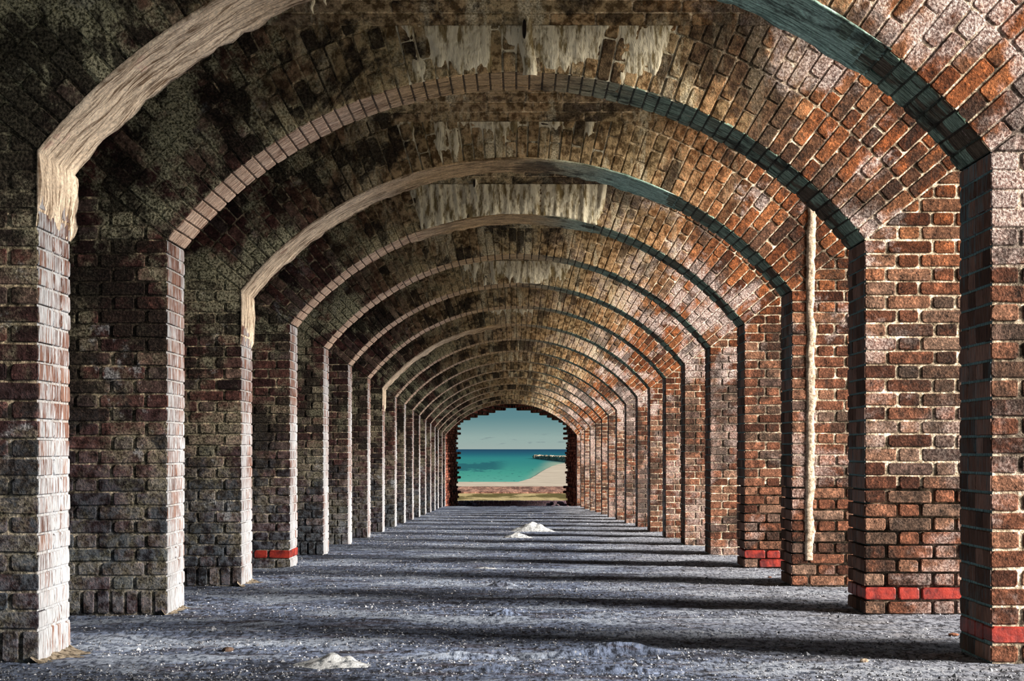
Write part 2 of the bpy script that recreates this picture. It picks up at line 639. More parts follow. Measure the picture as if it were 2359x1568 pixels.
def build_wall(n, far_mesh=None):
    yn = wall_y(n)
    root = empty('brick_archway', (wall_x(n), yn, -K * yn))
    tag(root, LABELS[n - 1], 'archway', 'brick archways along the corridor')
    deep = n in (1, 2, 3, 4) and n != 1
    make_core(root, deep)
    if far_mesh is not None:
        for nm, me in far_mesh:
            o = link(bpy.data.objects.new(nm, me), root)
            o['kind'] = 'stuff'
        return root
    single_all = n <= NSINGLE
    B = Bricks(root, n <= 5)
    rat = vis_ratio(n)
    xvis = HW * rat + 0.02
    xmax = PX if n <= 6 else min(PX, HW + 0.75)
    solid = single_all
    # ---- pier faces, Flemish bond
    S_, H_, J = 0.235, 0.112, 0.010
    g = 0.005
    for s in (-1, 1):
        skew_p, skew_d = (s * HW, ZS), (s * math.cos(TH0), math.sin(TH0))
        soldier = s < 0 and n not in (4,)
        rows = []
        z0 = 0.0
        if soldier:
            hs = 0.125
            rows.append((0.0, hs, 'soldier'))
            rem = ZS - hs
            k = round(rem / ROW)
            rows += [(hs + rem * i / k, hs + rem * (i + 1) / k, i) for i in range(k)]
            ph = rem / k
        else:
            rows = [(ROW * i, ROW * (i + 1), i) for i in range(27)]
            ph = ROW
        nb = int(1.0 / ph)
        top0 = rows[-1][1]
        rows += [(top0 + ph * i, top0 + ph * (i + 1), len(rows) + i) for i in range(nb)]
        for ri, (za, zb, tag_) in enumerate(rows):
            if za > 2.9:
                break
            if tag_ == 'soldier':
                seq = [0.068] * 20
            elif ri % 2 == 0:
                seq = [H_ - 0.004] + [S_, H_] * 6
            else:
                seq = [0.165] + [H_, S_] * 6
            u = 0.0
            for bi, L in enumerate(seq):
                L = L * B.rng.uniform(0.965, 1.03)
                ua, ub = u + (0.0 if bi == 0 else g), u + L - g + J * 0
                u += L + J * 0.6
                if HW + ua > xmax:
                    break
                ub = min(ub, PX - HW)
                a, c = s * (HW + ua), s * (HW + ub)
                if a > c: a, c = c, a
                zz0, zz1 = za + g, zb - g
                w = 0.0025
                q = [(a + B.rng.uniform(-w, w) * (bi > 0), zz0 + B.rng.uniform(-w, w)), (c, zz0 + B.rng.uniform(-w, w)),
                     (c, zz1 + B.rng.uniform(-w, w)), (a, zz1 + B.rng.uniform(-w, w))]
                if B.near is False:
                    q = rect(a, zz0, c, zz1)
                cached = False
                if zb > ZS - 0.01:
                    off = 0.006
                    q = clip_below_line(q, (skew_p[0], skew_p[1] - off / math.cos(TH0)), skew_d, -s)
                    if len(q) < 3 or area(q) < 0.0006:
                        continue
                show = HW + ua < xvis and solid
                red = (tag_ != 'soldier') and ((s > 0 and n in (1, 2, 4) and ri == 1) or (s > 0 and n == 4 and ri == 0 and bi == 1) or (s < 0 and n == 4 and ri == 1))
                if n == 1 and red and bi > 1:
                    red = False
                dep = 0.115 if bi else (0.115 if ri % 2 else 0.235)
                if tag_ == 'soldier': dep = 0.115
                B.add('brick', 'brickwork', M_RED if red else M_FACE, FACE, q, dep, show or (red and solid), 0.004,
                      cache=False if B.near else True, label='bright red glazed brick' if red and (show or red) and solid else None)
            # ---- jamb bricks behind the face bricks
            if za >= ZS - 0.02:
                continue
            d0 = 0.115 if ((ri % 2) or tag_ == 'soldier') else 0.235
            zz1 = min(zb, ZS) - g
            if tag_ == 'soldier':
                parts = [0.075] * 5
            elif ri % 2:
                parts = [0.115, 0.115, 0.13]
            else:
                parts = [0.115, 0.14]
            w0 = d0 + J
            for L in parts:
                w1 = min(w0 + L - 0.004, T)
                if w0 > T - 0.03: break
                if T - w1 < 0.03: w1 = T
                if s < 0:
                    M, q = JAMB_L, rect(w0, za + g, w1, zz1)
                else:
                    M, q = JAMB_R, rect(-w1, za + g, -w0, zz1)
                red = (n in (1, 4, 2) and ri == 1 and s > 0) or (n == 4 and s < 0 and ri == 1)
                B.add('jamb_brick', 'jamb_brickwork', M_RED if red else (M_JL if s < 0 else M_JR), M, q, 0.05,
                      solid and n <= 6, 0.003)
                w0 = w1 + J * 0.8
    # the corner bricks of the jambs take the jamb look on their inner side: thin facing on each corner brick
    # ---- arch rings
    span = math.pi - 2 * TH0
    for ring in range(4):
        r0 = RR + ring * 0.335
        r1 = r0 + 0.335 - 0.010
        N = round(span * (r0 + 0.16) / 0.0735)
        dth = span / N
        rv = math.hypot(HW, ZS - ZC) * rat  # only a coarse test, refined below
        for i in range(N):
            th = TH0 + dth * (i + 0.5)
            M = vouss_basis(th)
            lens = [(0, 0.212), (0.222, 0.325)] if (i + ring) % 2 else [(0, 0.105), (0.115, 0.325)]
            for li, (la, lb) in enumerate(lens):
                ra, rb = r0 + la, r0 + lb
                jj = B.rng.uniform(-0.006, 0.006) if li == 0 else 0.0
                ha, hb = ra * dth / 2 - 0.0045, rb * dth / 2 - 0.0045
                c, s = math.cos(th), math.sin(th)
                zi = ZC + ra * s
                if zi > ZV - 0.005 and True:
                    continue
                if abs(ra * c) > PX - 0.02:
                    continue
                rb_ = rb + (jj if li == 0 else 0)
                q = [(ra, -ha), (rb_, -hb), (rb_, hb), (ra, ha)]
                # visible?
                xi, zi_ = ra * c, zi - CAMZ
                # perspective outline of the arch in front, on this plane
                def inside(xx, zz):
                    xx, zz = xx / rat, zz / rat
                    zz += CAMZ
                    if n == 1:
                        return abs(xx) < 1.80 and zz < 2.42
                    if zz > ZS:
                        return math.hypot(xx, zz - ZC) < RR + 0.01
                    return abs(xx) < HW + 0.01
                if n == 1:
                    vis = abs(xi) < 1.96 and zi_ < 1.83
                else:
                    vis = inside(xi, zi_)
                face_dep = 0.115 if (i % 2) else 0.235
                mat = M_FACE
                B.add('voussoir', 'arch_brickwork', mat, M, q, face_dep, solid and vis and ring < 3, 0.004,
                      cache=True)
            if ring == 0:
                # soffit bricks behind the face voussoir
                Ms = soffit_basis(th)
                h = RR * dth / 2 - 0.0045
                w0 = 0.0
                seq = [0.115, 0.235, 0.147] if (i % 2) else [0.235, 0.115, 0.147]
                for k_, L in enumerate(seq):
                    w1 = w0 + L - 0.006
                    if k_ == 2: w1 = T
                    # the first one is a thin facing of the face voussoir's own underside
                    dep = 0.03 if k_ else 0.012
                    Mk = Ms
                    a0 = w0 if k_ else 0.002
                    q = rect(a0, -h, w1, h)
                    if k_ == 0:
                        Mk = Ms @ Matrix.Translation((0, 0, -0.003))
                    B.add('soffit_brick', 'soffit_brickwork', M_SOF, Mk, q, dep, solid and n <= 7, 0.003)
                    w0 += L + 0.004
    B.flush()
    return root


def add_corner_facing(root, n):
    """underside look of corner bricks on the jambs: one thin lime or algae skin per course"""
    V = {-1: [], 1: []}
    Fc = {-1: [], 1: []}
    for s in (-1, 1):
        soldier = s < 0 and n not in (4,)
        rows = []
        if soldier:
            hs = 0.125
            k = round((ZS - hs) / ROW)
            rows = [(0, hs)] + [(hs + (ZS - hs) * i / k, hs + (ZS - hs) * (i + 1) / k) for i in range(k)]
        else:
            rows = [(ROW * i, ROW * (i + 1)) for i in range(27)]
        for ri, (za, zb) in enumerate(rows):
            if n in (1, 2, 4) and s > 0 and ri == 1: continue
            if n == 4 and s < 0 and ri == 1: continue
            d0 = 0.115 if (ri % 2 or (soldier and ri == 0)) else 0.235
            M = JAMB_L if s < 0 else JAMB_R
            q = rect(0.004, za + 0.006, d0 - 0.002, zb - 0.006) if s < 0 else rect(-d0 + 0.002, za + 0.006, -0.004, zb - 0.006)
            vv, ff = prism(q, 0.006, 0.002, R_)
            k0 = len(V[s])
            V[s].extend([tuple(M @ Vector((a, b_, c - 0.003))) for a, b_, c in vv])
            Fc[s].extend([tuple(i + k0 for i in f) for f in ff])
    for s in (-1, 1):
        o = mesh_obj('lime_skin' if s < 0 else 'algae_skin', V[s], Fc[s], M_JL if s < 0 else M_JR, root)  # the right skin has the teal light tint in its colour
        o['kind'] = 'stuff'


walls = {}
far = None
for n in range(1, 19):
    if n <= NSINGLE + 1:
        w = build_wall(n)
        add_corner_facing(w, n)
    else:
        if far is None:
            src = walls[NSINGLE + 1]
            far = [(o.name.split('.')[0], o.data) for o in src.children if not o.name.startswith('mortar')]
        w = build_wall(n, far)
    walls[n] = w


# ------------------------------------------------------------------ vaults over the bays
VH = (SP - T) / 2
VA = math.radians(49)
VR = VH / math.sin(VA)
VZC = ZV - VR * math.cos(VA)
NAMES_V = {}


def vault_shell():
    V, Fc = [], []
    n = 20
    for i in range(n + 1):
        a = -VA + 2 * VA * i / n
        yy, zz = (VR + 0.006) * math.sin(a), VZC + (VR + 0.006) * math.cos(a)
        V += [(-6.0, yy, zz), (PX, yy, zz), (PX, yy, 3.75), (-6.0, yy, 3.75)]
    for i in range(n):
        k = i * 4
        Fc.append((k, k + 4, k + 5, k + 1))
        Fc.append((k + 1, k + 5, k + 6, k + 2))
        Fc.append((k + 3, k + 2, k + 6, k + 7))
    me = bpy.data.meshes.new('ceiling')
    me.from_pydata(V, [], Fc)
    me.materials.append(M_MORT)
    return me


VSHELL = vault_shell()
VFAR = None
for n in range(1, 19):
    # bay in front of wall n
    yc = wall_y(n) - VH
    root = link(bpy.data.objects.new('ceiling', VSHELL))
    root.location = (wall_x(n), yc, -K * wall_y(n))
    root['kind'] = 'structure'
    show_rows = {2: 4, 3: 7, 4: 4, 5: 2}.get(n, 0)
    if n > 6:
        continue
    B = Bricks(root, n <= 4)
    narc = int(2 * VA * VR / 0.0735)
    da = 2 * VA / narc
    for i in range(narc):
        a = VA - da * (i + 0.5)          # from the back wall forward
        c, s = math.cos(a), math.sin(a)
        # visible surface faces the axis; w = radial outward (0,s,c); u = X ; v: u x v = -w
        M = basis((0, VR * s, VZC + VR * c), X, (0, -c, s), (0, s, c))
        # check handedness: X x (0,-c,s) = (0,-s,-c) = -w
        h = VR * da / 2 - 0.0045
        u = -PX + 0.13 * (i % 2)
        while u < PX - 0.05:
            L = 0.235 * B.rng.uniform(0.96, 1.04) if (i % 2 == 0 or True) else 0.112
            if B.rng.random() < 0.12: L = 0.112
            u1 = min(u + L, PX)
            lim = 1.75
            vis = i < show_rows and abs((u + u1) / 2) < lim
            if u1 - u > 0.04 and (i < 14 or n <= 2):
                B.add('brick', 'vault_brickwork', M_FACE, M, rect(u, -h, u1, h), 0.05, vis, 0.004, cache=False)
            u = u1 + 0.010
    B.flush()

# unseen slab over everything, added to block light from above
def box(name, x0, x1, y0, y1, z0, z1, mat, parent=None, shear=0.0):
    V = [(x, y, z - shear * y) for z in (z0, z1) for y in (y0, y1) for x in (x0, x1)]
    Fc = [(0, 2, 3, 1), (4, 5, 7, 6), (0, 1, 5, 4), (2, 6, 7, 3), (0, 4, 6, 2), (1, 3, 7, 5)]
    return mesh_obj(name, V, Fc, mat, parent)


yE = wall_y(18)
tag(box('roof', -6.4, PX, -2.0, yE + T, 3.72, 4.3, M_MORT, None, K), kind='structure')
tag(box('wall_left', -6.4, -6.0, -2.0, yE + T, -0.3, 3.72, M_FACE, None, K), kind='structure')
# the archway behind the camera that the frame does not reach
w0 = empty('wall_back', (0, wall_y(0), -K * wall_y(0)))
w0['kind'] = 'structure'
make_core(w0, False)
for nm, me in far:
    o = link(bpy.data.objects.new(nm, me), w0)
    o['kind'] = 'stuff'

# ------------------------------------------------------------------ fills, crusts, renders
# cream filled chase on the right pier of the third arch
def mortar_strip(root):
    V, Fc = [], []
    zs = np.linspace(0.17, 2.55, 90)
    xc = 1.917
    nx = 6
    for i, z in enumerate(zs):
        wL = 0.032 + 0.008 * noise.noise(Vector((0, 0, z * 9))) + 0.004 * noise.noise(Vector((3, 0, z * 40)))
        wR = 0.036 + 0.022 * noise.noise(Vector((5, 0, z * 7))) + 0.008 * noise.noise(Vector((9, 0, z * 45)))
        cx = xc + 0.018 * noise.noise(Vector((1, 7, z * 1.3))) - 0.012 * (1 - z / 2.5)
        for j in range(nx + 1):
            t = j / nx
            px = cx - wL + (wL + wR) * t
            py = -0.020 * math.sin(math.pi * t) ** 0.5 + 0.004 - 0.006 * noise.noise(Vector((px * 40, 0, z * 30)))
            if j in (0, nx): py = 0.012
            V.append((px, py, z))
    for i in range(len(zs) - 1):
        for j in range(nx):
            k = i * (nx + 1) + j
            Fc.append((k, k + 1, k + nx + 2, k + nx + 1))
    o = mesh_obj('mortar_strip', V, Fc, M_STRIP, root, smooth=True)
    o['label'] = 'cream mortar filling a ragged chase up the right pier'


mortar_strip(walls[3])


def render_coat(root, tha, thb, jamb=0.0, side=-1, lip=0.03, seed=0, thick=0.014, grow=1.0):
    """rough render on an arch underside between two angles (and down the jamb), ragged at the rear edge"""
    V, Fc = [], []
    path = []
    if jamb > 0:
        nj = 10
        for i in range(nj):
            path.append((side * (HW - 0.001), ZS - jamb * (1 - i / nj), (-side, 0.0)))
    nn = int(abs(thb - tha) * RR / 0.03)
    for i in range(nn + 1):
        th = tha + (thb - tha) * i / nn
        c, s = math.cos(th), math.sin(th)
        path.append((RR * c, ZC + RR * s, (-c, -s)))
    ny = 18
    L = len(path)
    for i, (px, pz, nrm) in enumerate(path):
        e = min(1.0, i / 6, (L - 1 - i) / 6)
        yb = T + lip * (0.5 + 1.3 * noise.noise(Vector((i * 0.09, seed, 0)))) + 0.016 * noise.noise(Vector((i * 0.45, seed, 4)))
        for j in range(ny + 1):
            t = j / ny
            yy = -0.006 + t * (yb + 0.006)
            d = thick * (0.55 + 1.3 * noise.noise(Vector((i * 0.13, yy * 11, seed + 9)))) + 0.009 * noise.noise(Vector((i * 0.35, yy * 50, seed)))
            d = max(d, 0.004) * (0.25 + 0.75 * e)
            if e < 1.0: d -= 0.02 * (1 - e) ** 2 * (0.6 + 1.2 * noise.noise(Vector((j * 0.9, i, seed))))
            if j >= ny - 1 and grow > 0: d += (0.016 if j == ny else 0.006) * grow * (0.6 + 1.2 * abs(noise.noise(Vector((i * 0.25, seed, 7)))))
            V.append((px + nrm[0] * d, yy, pz + nrm[1] * d))
        V.append((px - nrm[0] * 0.03, T + (0.004 if yb > T else 0), pz - nrm[1] * 0.03))
        V.append((px - nrm[0] * 0.006, -0.002, pz - nrm[1] * 0.006))
    m = ny + 3
    for i in range(L - 1):
        for j in range(ny + 1):
            k = i * m + j
            Fc.append((k, k + 1, k + m + 1, k + m))
        k = i * m
        Fc.append((k, k + m, k + m + ny + 2, k + ny + 2))
    o = mesh_obj('render_coat', V, Fc, M_COAT, root, smooth=True)
    return o


o = render_coat(walls[1], math.pi - TH0, math.radians(96), 0.28, -1, 0.05, 1, 0.018)
o['label'] = 'rough pale render with a ragged rear edge'
o = render_coat(walls[1], math.radians(52), math.radians(90), 0.0, 1, 0.0, 2, 0.006)
o['label'] = 'thin green-stained render'
o = render_coat(walls[3], math.pi - TH0, math.radians(62), 0.35, -1, 0.012, 3, 0.010)
o['label'] = 'rough tan render'
o = render_coat(walls[4], math.radians(112), math.radians(74), 0.0, -1, 0.0, 4, 0.006)
o['label'] = 'rough brown render at the crown'
o = render_coat(walls[8], math.pi - TH0, math.radians(95), 0.30, -1, 0.02, 5, 0.014)
o['label'] = 'rough pale render'


def crust(root, xa, xb, seed, cover, thick=0.014, x_cells=0.009):
    """sheet of lime grown over the face between arch and vault springing; it sinks into the bricks where it is bare"""
    V, Fc = [], []
    nx = int((xb - xa) / x_cells)
    for i in range(nx + 1):
        x = xa + (xb - xa) * i / nx
        zi = ZC + math.sqrt(RR * RR - x * x) + 0.001
        nz = 40
        e = min(1.0, i / 10, (nx - i) / 10)
        for j in range(nz + 1):
            t = j / nz
            z = zi + (3.02 - zi) * t
            c_ = noise.noise(Vector((x * 4.5, z * 3.0, seed))) * 1.0 + noise.noise(Vector((x * 19, z * 3.5, seed + 5))) * 0.45 + noise.noise(Vector((x * 40, z * 14, seed + 7))) * 0.2
            c_ += cover + (t - 0.5) * (0.9 if cover < 0.4 else 0.5) - (1 - e) * 0.9
            if j == 0: c_ -= 0.6
            k = max(0.0, min(1.0, 0.5 + c_ * 1.6))
            k = k * k * (3 - 2 * k)
            d = -0.007 + k * (0.011 + thick * (0.45 + 0.8 * noise.noise(Vector((x * 24, z * 2.5, seed + 1)))) + 0.005 * noise.noise(Vector((x * 60, z * 50, seed + 3))))
            V.append((x + x * 0.06 * (t - 0.3), -d, z))
    for i in range(nx):
        for j in range(nz):
            k = i * (nz + 1) + j
            Fc.append((k, k + nz + 1, k + nz + 2, k + 1))
    o = mesh_obj('lime_crust', V, Fc, M_CRUST, root, smooth=True)
    o['label'] = 'cream lime crust over the bricks'


crust(walls[4], -0.82, 0.68, 5, 0.75, 0.022)
crust(walls[2], -0.62, 0.85, 8, -0.10, 0.006)
crust(walls[6], -0.6, 0.6, 12, 0.15, 0.012)
crust(walls[3], -0.75, 0.62, 15, -0.35, 0.006)
crust(walls[8], -0.45, 0.3, 18, -0.05, 0.012)


def flowstone(root, x, ztop, zbot, wid):
    """tongue of lime with a dark slit, hanging from the vault edge"""
    V, Fc = [], []
    n, m = 30, 8
    for i in range(n + 1):
        t = i / n
        z = ztop + (zbot - ztop) * t
        w = wid * (0.25 + 1.0 * min(1, t * 2.2) - 0.25 * max(0, t - 0.6))
        cx = x + 0.35 * wid * t + 0.1 * wid * math.sin(t * 9)
        for j in range(m + 1):
            s = j / m
            d = 0.05 * (1 - 0.6 * t) * math.sin(math.pi * s) ** 0.7
            V.append((cx - w / 2 + w * s, 0.004 - d - 0.004 * noise.noise(Vector((s * 7, t * 20, 0))), z))
    for i in range(n):
        for j in range(m):
            k = i * (m + 1) + j
            Fc.append((k, k + m + 1, k + m + 2, k + 1))
    o = mesh_obj('flowstone', V, Fc, M_CRUST, root, smooth=True)
    o['label'] = 'cream tongue of lime hanging from the vault edge'
    # slit: a narrow recessed leaf shape on its left
    V2 = []
    k = 14
    for i in range(k):
        a = 2 * math.pi * i / k
        V2.append((x - 0.05 * wid + 0.16 * wid * math.cos(a), -0.052, ztop - 0.22 * (ztop - zbot) - 0.17 * (ztop - zbot) * (1 + math.sin(a)) / 2 * 1.6))
    V2 = V2 + [(a, 0.0, c) for a, _, c in V2]
    F2 = [tuple(range(k))] + [(i, (i + 1) % k, k + (i + 1) % k, k + i) for i in range(k)]
    h = mesh_obj('dark_slit', V2, F2, M_DARK, o)


flowstone(walls[2], 0.045, 3.12, 2.765, 0.065)
flowstone(walls[4], -0.335, 3.10, 2.88, 0.05)

# thin drips off the rear edge of the first arch
def drips(root, spots):
    for (th, ln) in spots:
        c, s = math.cos(th), math.sin(th)
        V, Fc = [], []
        m, n = 6, 6
        for i in range(n + 1):
            r = 0.008 * (1 - i / n) ** 0.7 + 0.0012
            for j in range(m):
                a = 2 * math.pi * j / m
                V.append((RR * c * 0.995 + r * math.cos(a) + 0.004 * math.sin(i * 1.3), T + 0.025 + r * math.sin(a), ZC + RR * s - 0.01 - ln * i / n))
        for i in range(n):
            for j in range(m):
                Fc.append((i * m + j, i * m + (j + 1) % m, (i + 1) * m + (j + 1) % m, (i + 1) * m + j))
        o = mesh_obj('stalactite', V, Fc, M_CRUST, root, smooth=True)


drips(walls[1], [(math.radians(a), l) for a, l in ((111.0, 0.06), (109.6, 0.045), (108.6, 0.03), (107.4, 0.05), (106.3, 0.025), (105.0, 0.035))])

# ------------------------------------------------------------------ floor
def floor_h(x, y):
    v = Vector((x, y, 0))
    h = 0.010 * noise.noise(v * 2.3) + 0.006 * noise.noise(v * 7.0) + 0.0035 * noise.noise(v * 21.0)
    h += 0.010 * noise.noise(Vector((x * 0.7, y * 2.2, 5)))
    return h


ys = [-2.0, 0.0, 3.0]
y = 5.6
while y < 50.4:
    ys.append(y)
    y += max(0.028, 0.0042 * y * (0.4 + y / 26))
ys.append(50.45)
xs = list(np.arange(-6, -2.6, 0.25)) + list(np.arange(-2.6, 2.6, 0.032)) + list(np.arange(2.6, 3.4, 0.25))
V = []
for yy in ys:
    for xx in xs:
        V.append((xx, yy, floor_h(xx, yy) - K * yy))
nx = len(xs)
Fc = [(i * nx + j, i * nx + j + 1, (i + 1) * nx + j + 1, (i + 1) * nx + j) for i in range(len(ys) - 1) for j in range(nx - 1)]

mf, b = new_mat('gravel_concrete')
P, x_, y_, z_, r1, r2 = coords(b)
Q = b.xyz(b.mul(x_, 0.55), b.mul(y_, 1.0), 0.0)
n1 = b.noise(Q, 1.7, 5, 0.65)
n2 = b.noise(b.xyz(b.mul(x_, 0.30), y_, 0.0), 7.0, 5, 0.7)
n3 = b.noise(b.xyz(x_, b.mul(y_, 0.30), 0.0), 46, 6, 0.78)
n4 = b.voronoi(b.xyz(x_, b.mul(y_, 0.35), 0.0), 46)
n5 = b.noise(b.xyz(x_, b.mul(y_, 0.45), 4.0), 17, 5, 0.75)
gr = b.add(b.mul(n3, 0.6), b.mul(n5, 0.4))
c = b.mix(b.ss(gr, 0.43, 0.57), (0.014, 0.019, 0.032), (0.40, 0.48, 0.64))
c = b.mix(b.mul(b.ss(n2, 0.52, 0.60), 0.75), c, b.mix(b.ss(gr, 0.44, 0.58), (0.020, 0.014, 0.014), (0.21, 0.16, 0.17)))
c = b.mix(b.mul(b.ss(n1, 0.50, 0.60), 0.8), c, b.mix(b.ss(gr, 0.42, 0.55), (0.07, 0.10, 0.16), (0.85, 0.93, 1.0)))
c = b.mix(b.mul(b.ss(n4, 0.26, 0.14), b.ss(n5, 0.45, 0.58)), c, (0.80, 0.80, 0.78))
c = b.mix(b.mul(b.ss(n1, 0.46, 0.36), 0.65), c, (0.018, 0.024, 0.04))
c = b.mix(1.0, c, (0.62, 0.67, 0.78), 'MULTIPLY')
c = b.mix(b.mul(b.ss(b.add(x_, b.mul(b.sub(n1, 0.5), 1.5)), 0.3, 1.8), b.ss(gr, 0.44, 0.56, 0.05, 0.55)), c, (0.78, 0.80, 0.86))  # lighter towards the right: incoming light painted into the floor colour
finish(b, c, 0.85, b.bump(b.add(n3, b.mul(n2, 0.8)), 1.0, 0.045), 0.25)
fl = mesh_obj('floor', V, Fc, mf, None, smooth=True)
fl['kind'] = 'structure'
M_FLOOR = mf

# loose pebbles, too many to count
mp, b = new_mat('pebble')
P, x_, y_, z_, r1, r2 = coords(b)
finish(b, b.ramp(r1, [(0.0, (0.02, 0.02, 0.025)), (0.5, (0.13, 0.14, 0.16)), (0.85, (0.32, 0.34, 0.38)), (1.0, (0.62, 0.64, 0.68))]), 0.8)
rng = np.random.RandomState(4)
V, Fc = [], []
cnt = 0
while cnt < 24000:
    yy = 6.2 + (rng.rand() ** 1.9) * 34
    xx = rng.uniform(-2.3, 2.3)
    if noise.noise(Vector((xx * 0.5, yy * 1.5, 3))) < -0.12 and rng.rand() < 0.85:
        continue
    r = rng.uniform(0.002, 0.0062) * (1 + 0.02 * yy) * (2.0 if rng.rand() < 0.02 else 1)
    zz = floor_h(xx, yy) - K * yy + r * 0.2
    k = len(V)
    a0 = rng.rand() * 6.28
    V.append((xx, yy, zz + r * rng.uniform(0.5, 0.9)))
    for q in range(4):
        rr = r * rng.uniform(0.7, 1.35)
        V.append((xx + rr * math.cos(a0 + q * 1.57), yy + rr * math.sin(a0 + q * 1.57), zz - r * 0.2))
    for q in range(4):
        Fc.append((k, k + 1 + q, k + 1 + (q + 1) % 4))
    cnt += 1
g = mesh_obj('gravel', V, Fc, mp)
tag(g, 'pale and dark grit strewn over the grey floor', 'gravel', None, 'stuff')


# lime mounds built up on the floor under the drips
def mound(px, py, wpx, hpx, label, lop=0.0, deep=0.7, mat=M_MOUND, seed=0, cat='mound', name='lime_mound', ridge=None):
    D = CAMZ * F / (py - 1107)
    x0 = (px - 1190) * D / F
    w = wpx * D / F / 2
    h = hpx * D / F
    V, Fc = [], []
    n, m = 12, 36
    V.append((0, 0, h))
    for i in range(1, n + 1):
        t = i / n
        for j in range(m):
            a = 2 * math.pi * j / m
            rr = w * t * (1 + 0.18 * noise.noise(Vector((math.cos(a) * 1.6, math.sin(a) * 1.6, seed))))
            z = h * ((1 - t) ** 1.5 * (1 + 0.6 * t) if True else 0)
            z += 0.18 * h * noise.noise(Vector((math.cos(a) * t * 4, math.sin(a) * t * 4, seed + 3))) * (1 - t) * 2
            V.append((rr * math.cos(a) + lop * (1 - t) * w, rr * math.sin(a) * deep, z - 0.012 * (t == 1) ))
    for j in range(m):
        Fc.append((0, 1 + j, 1 + (j + 1) % m))
    for i in range(n - 1):
        for j in range(m):
            k = 1 + i * m
            Fc.append((k + j, k + m + j, k + m + (j + 1) % m, k + (j + 1) % m))
    o = mesh_obj(name, V, Fc, mat, None, smooth=True)
    o.location = (x0, D, floor_h(x0, D) - K * D)
    tag(o, label, cat, 'lime mounds on the floor')
    return o


mound(1228, 1224, 120, 23, 'white peaked lime mound on the floor well down the corridor', -0.05, seed=1)
mound(1190, 1238, 80, 13, 'low grey-white lime mound close in front of the tall white one', 0.05, seed=2)
mound(1117, 1309, 60, 4, 'tiny flat white lime patch standing alone in mid floor', 0, seed=3)
mound(1155, 1350, 90, 14, 'small greyish lime bump on the centre line, behind its near twin', 0, seed=4, mat=M_FLOOR)
mound(1165, 1418, 90, 15, 'small greyish lime bump on the centre line, nearer to the large ridge', 0, seed=5, mat=M_FLOOR)
mound(765, 1535, 210, 30, 'pale lime mound in front, on the left side of the floor', 0.1, seed=6)
mound(1390, 1510, 420, 30, 'broad low blue-grey lime ridge across the front of the floor', 0.25, 0.35, mat=M_FLOOR, seed=7)
mound(1060, 1512, 330, 17, 'low blue-grey lime swell joining the left of the broad ridge', 0.0, 0.35, mat=M_FLOOR, seed=8)
mound(1420, 1543, 300, 13, 'flat lime swell at the very front, in front of the broad ridge', 0.0, 0.35, mat=M_FLOOR, seed=9)
mound(1130, 1540, 260, 12, 'flat lime swell at the very front, beside the pale mound', 0.0, 0.35, mat=M_FLOOR, seed=10)


def stone(px, py, wpx, label, mat=M_STONE, seed=0, squash=0.45):
    D = CAMZ * F / (py - 1107)
    x0 = (px - 1190) * D / F
    r = wpx * D / F / 2
    V, Fc = [], []
    n, m = 6, 10
    for i in range(n + 1):
        ph = math.pi * i / n
        for j in range(m):
            a = 2 * math.pi * j / m
            rr = r * (1 + 0.3 * noise.noise(Vector((math.cos(a) * 1.3, math.sin(a) * 1.3, seed + i * 0.3))))
            V.append((rr * math.sin(ph) * math.cos(a), rr * math.sin(ph) * math.sin(a), rr * squash * math.cos(ph)))
    for i in range(n):
        for j in range(m):
            Fc.append((i * m + j, (i + 1) * m + j, (i + 1) * m + (j + 1) % m, i * m + (j + 1) % m))
    o = mesh_obj('stone', V, Fc, mat)
    o.location = (x0, D, floor_h(x0, D) - K * D + r * squash * 0.7)
    tag(o, label, 'stone', 'loose stones on the floor')


M_BRS = simple_noise('brown_stone', (0.10, 0.04, 0.025), (0.34, 0.15, 0.09), 30)
stone(525, 1497, 28, 'dark loose stone on the floor near the white left jamb', seed=1)
stone(2197, 1462, 26, 'brown brick fragment on the floor near the front right pier', M_BRS, 2, 0.3)
stone(1773, 1328, 9, 'tiny reddish brick chip by the fourth pier on the right', M_BRS, 3)
stone(1990, 1524, 22, 'small pale-brown stone in the front pier shadow on the right', M_STRIP, 4)

# ragged dirt heaped at the foot of the left jambs
for n, w_, lab in ((1, 0.17, 'crumbled dirt at the foot of the front left jamb'), (3, 0.13, 'crumbled dirt at the foot of the third left jamb'),
                   (2, 0.08, 'crumbled dirt at the foot of the second left jamb')):
    yy = wall_y(n)
    V, Fc = [], []
    nn, m = 26, 5
    for i in range(nn + 1):
        t = i / nn
        y0 = -0.02 + (T + 0.06) * t
        wd = w_ * (0.35 + 0.5 * t + 0.5 * noise.noise(Vector((t * 5, n, 0)))) * (1 - 0.8 * max(0, t - 0.85) / 0.15)
        hh = 0.05 * (0.6 + 0.7 * noise.noise(Vector((t * 6, n, 5))))
        for j in range(m + 1):
            s = j / m
            V.append((-0.03 + wd * s, y0, max(0.0, hh) * (1 - s) ** 1.6 - 0.006 + 0.004 * noise.noise(Vector((t * 30, s * 9, n)))))
    for i in range(nn):
        for j in range(m):
            k = i * (m + 1) + j
            Fc.append((k, k + 1, k + m + 2, k + m + 1))
    o = mesh_obj('dirt_heap', V, Fc, simple_noise('dirt_%s' % 'abc'[n - 1], (0.03, 0.022, 0.015), (0.34, 0.29, 0.22), 45), None, smooth=True)
    o.location = (-HW + wall_x(n) + 0.004, yy, -K * yy)
    tag(o, lab, 'dirt', 'dirt heaps at the jamb feet')

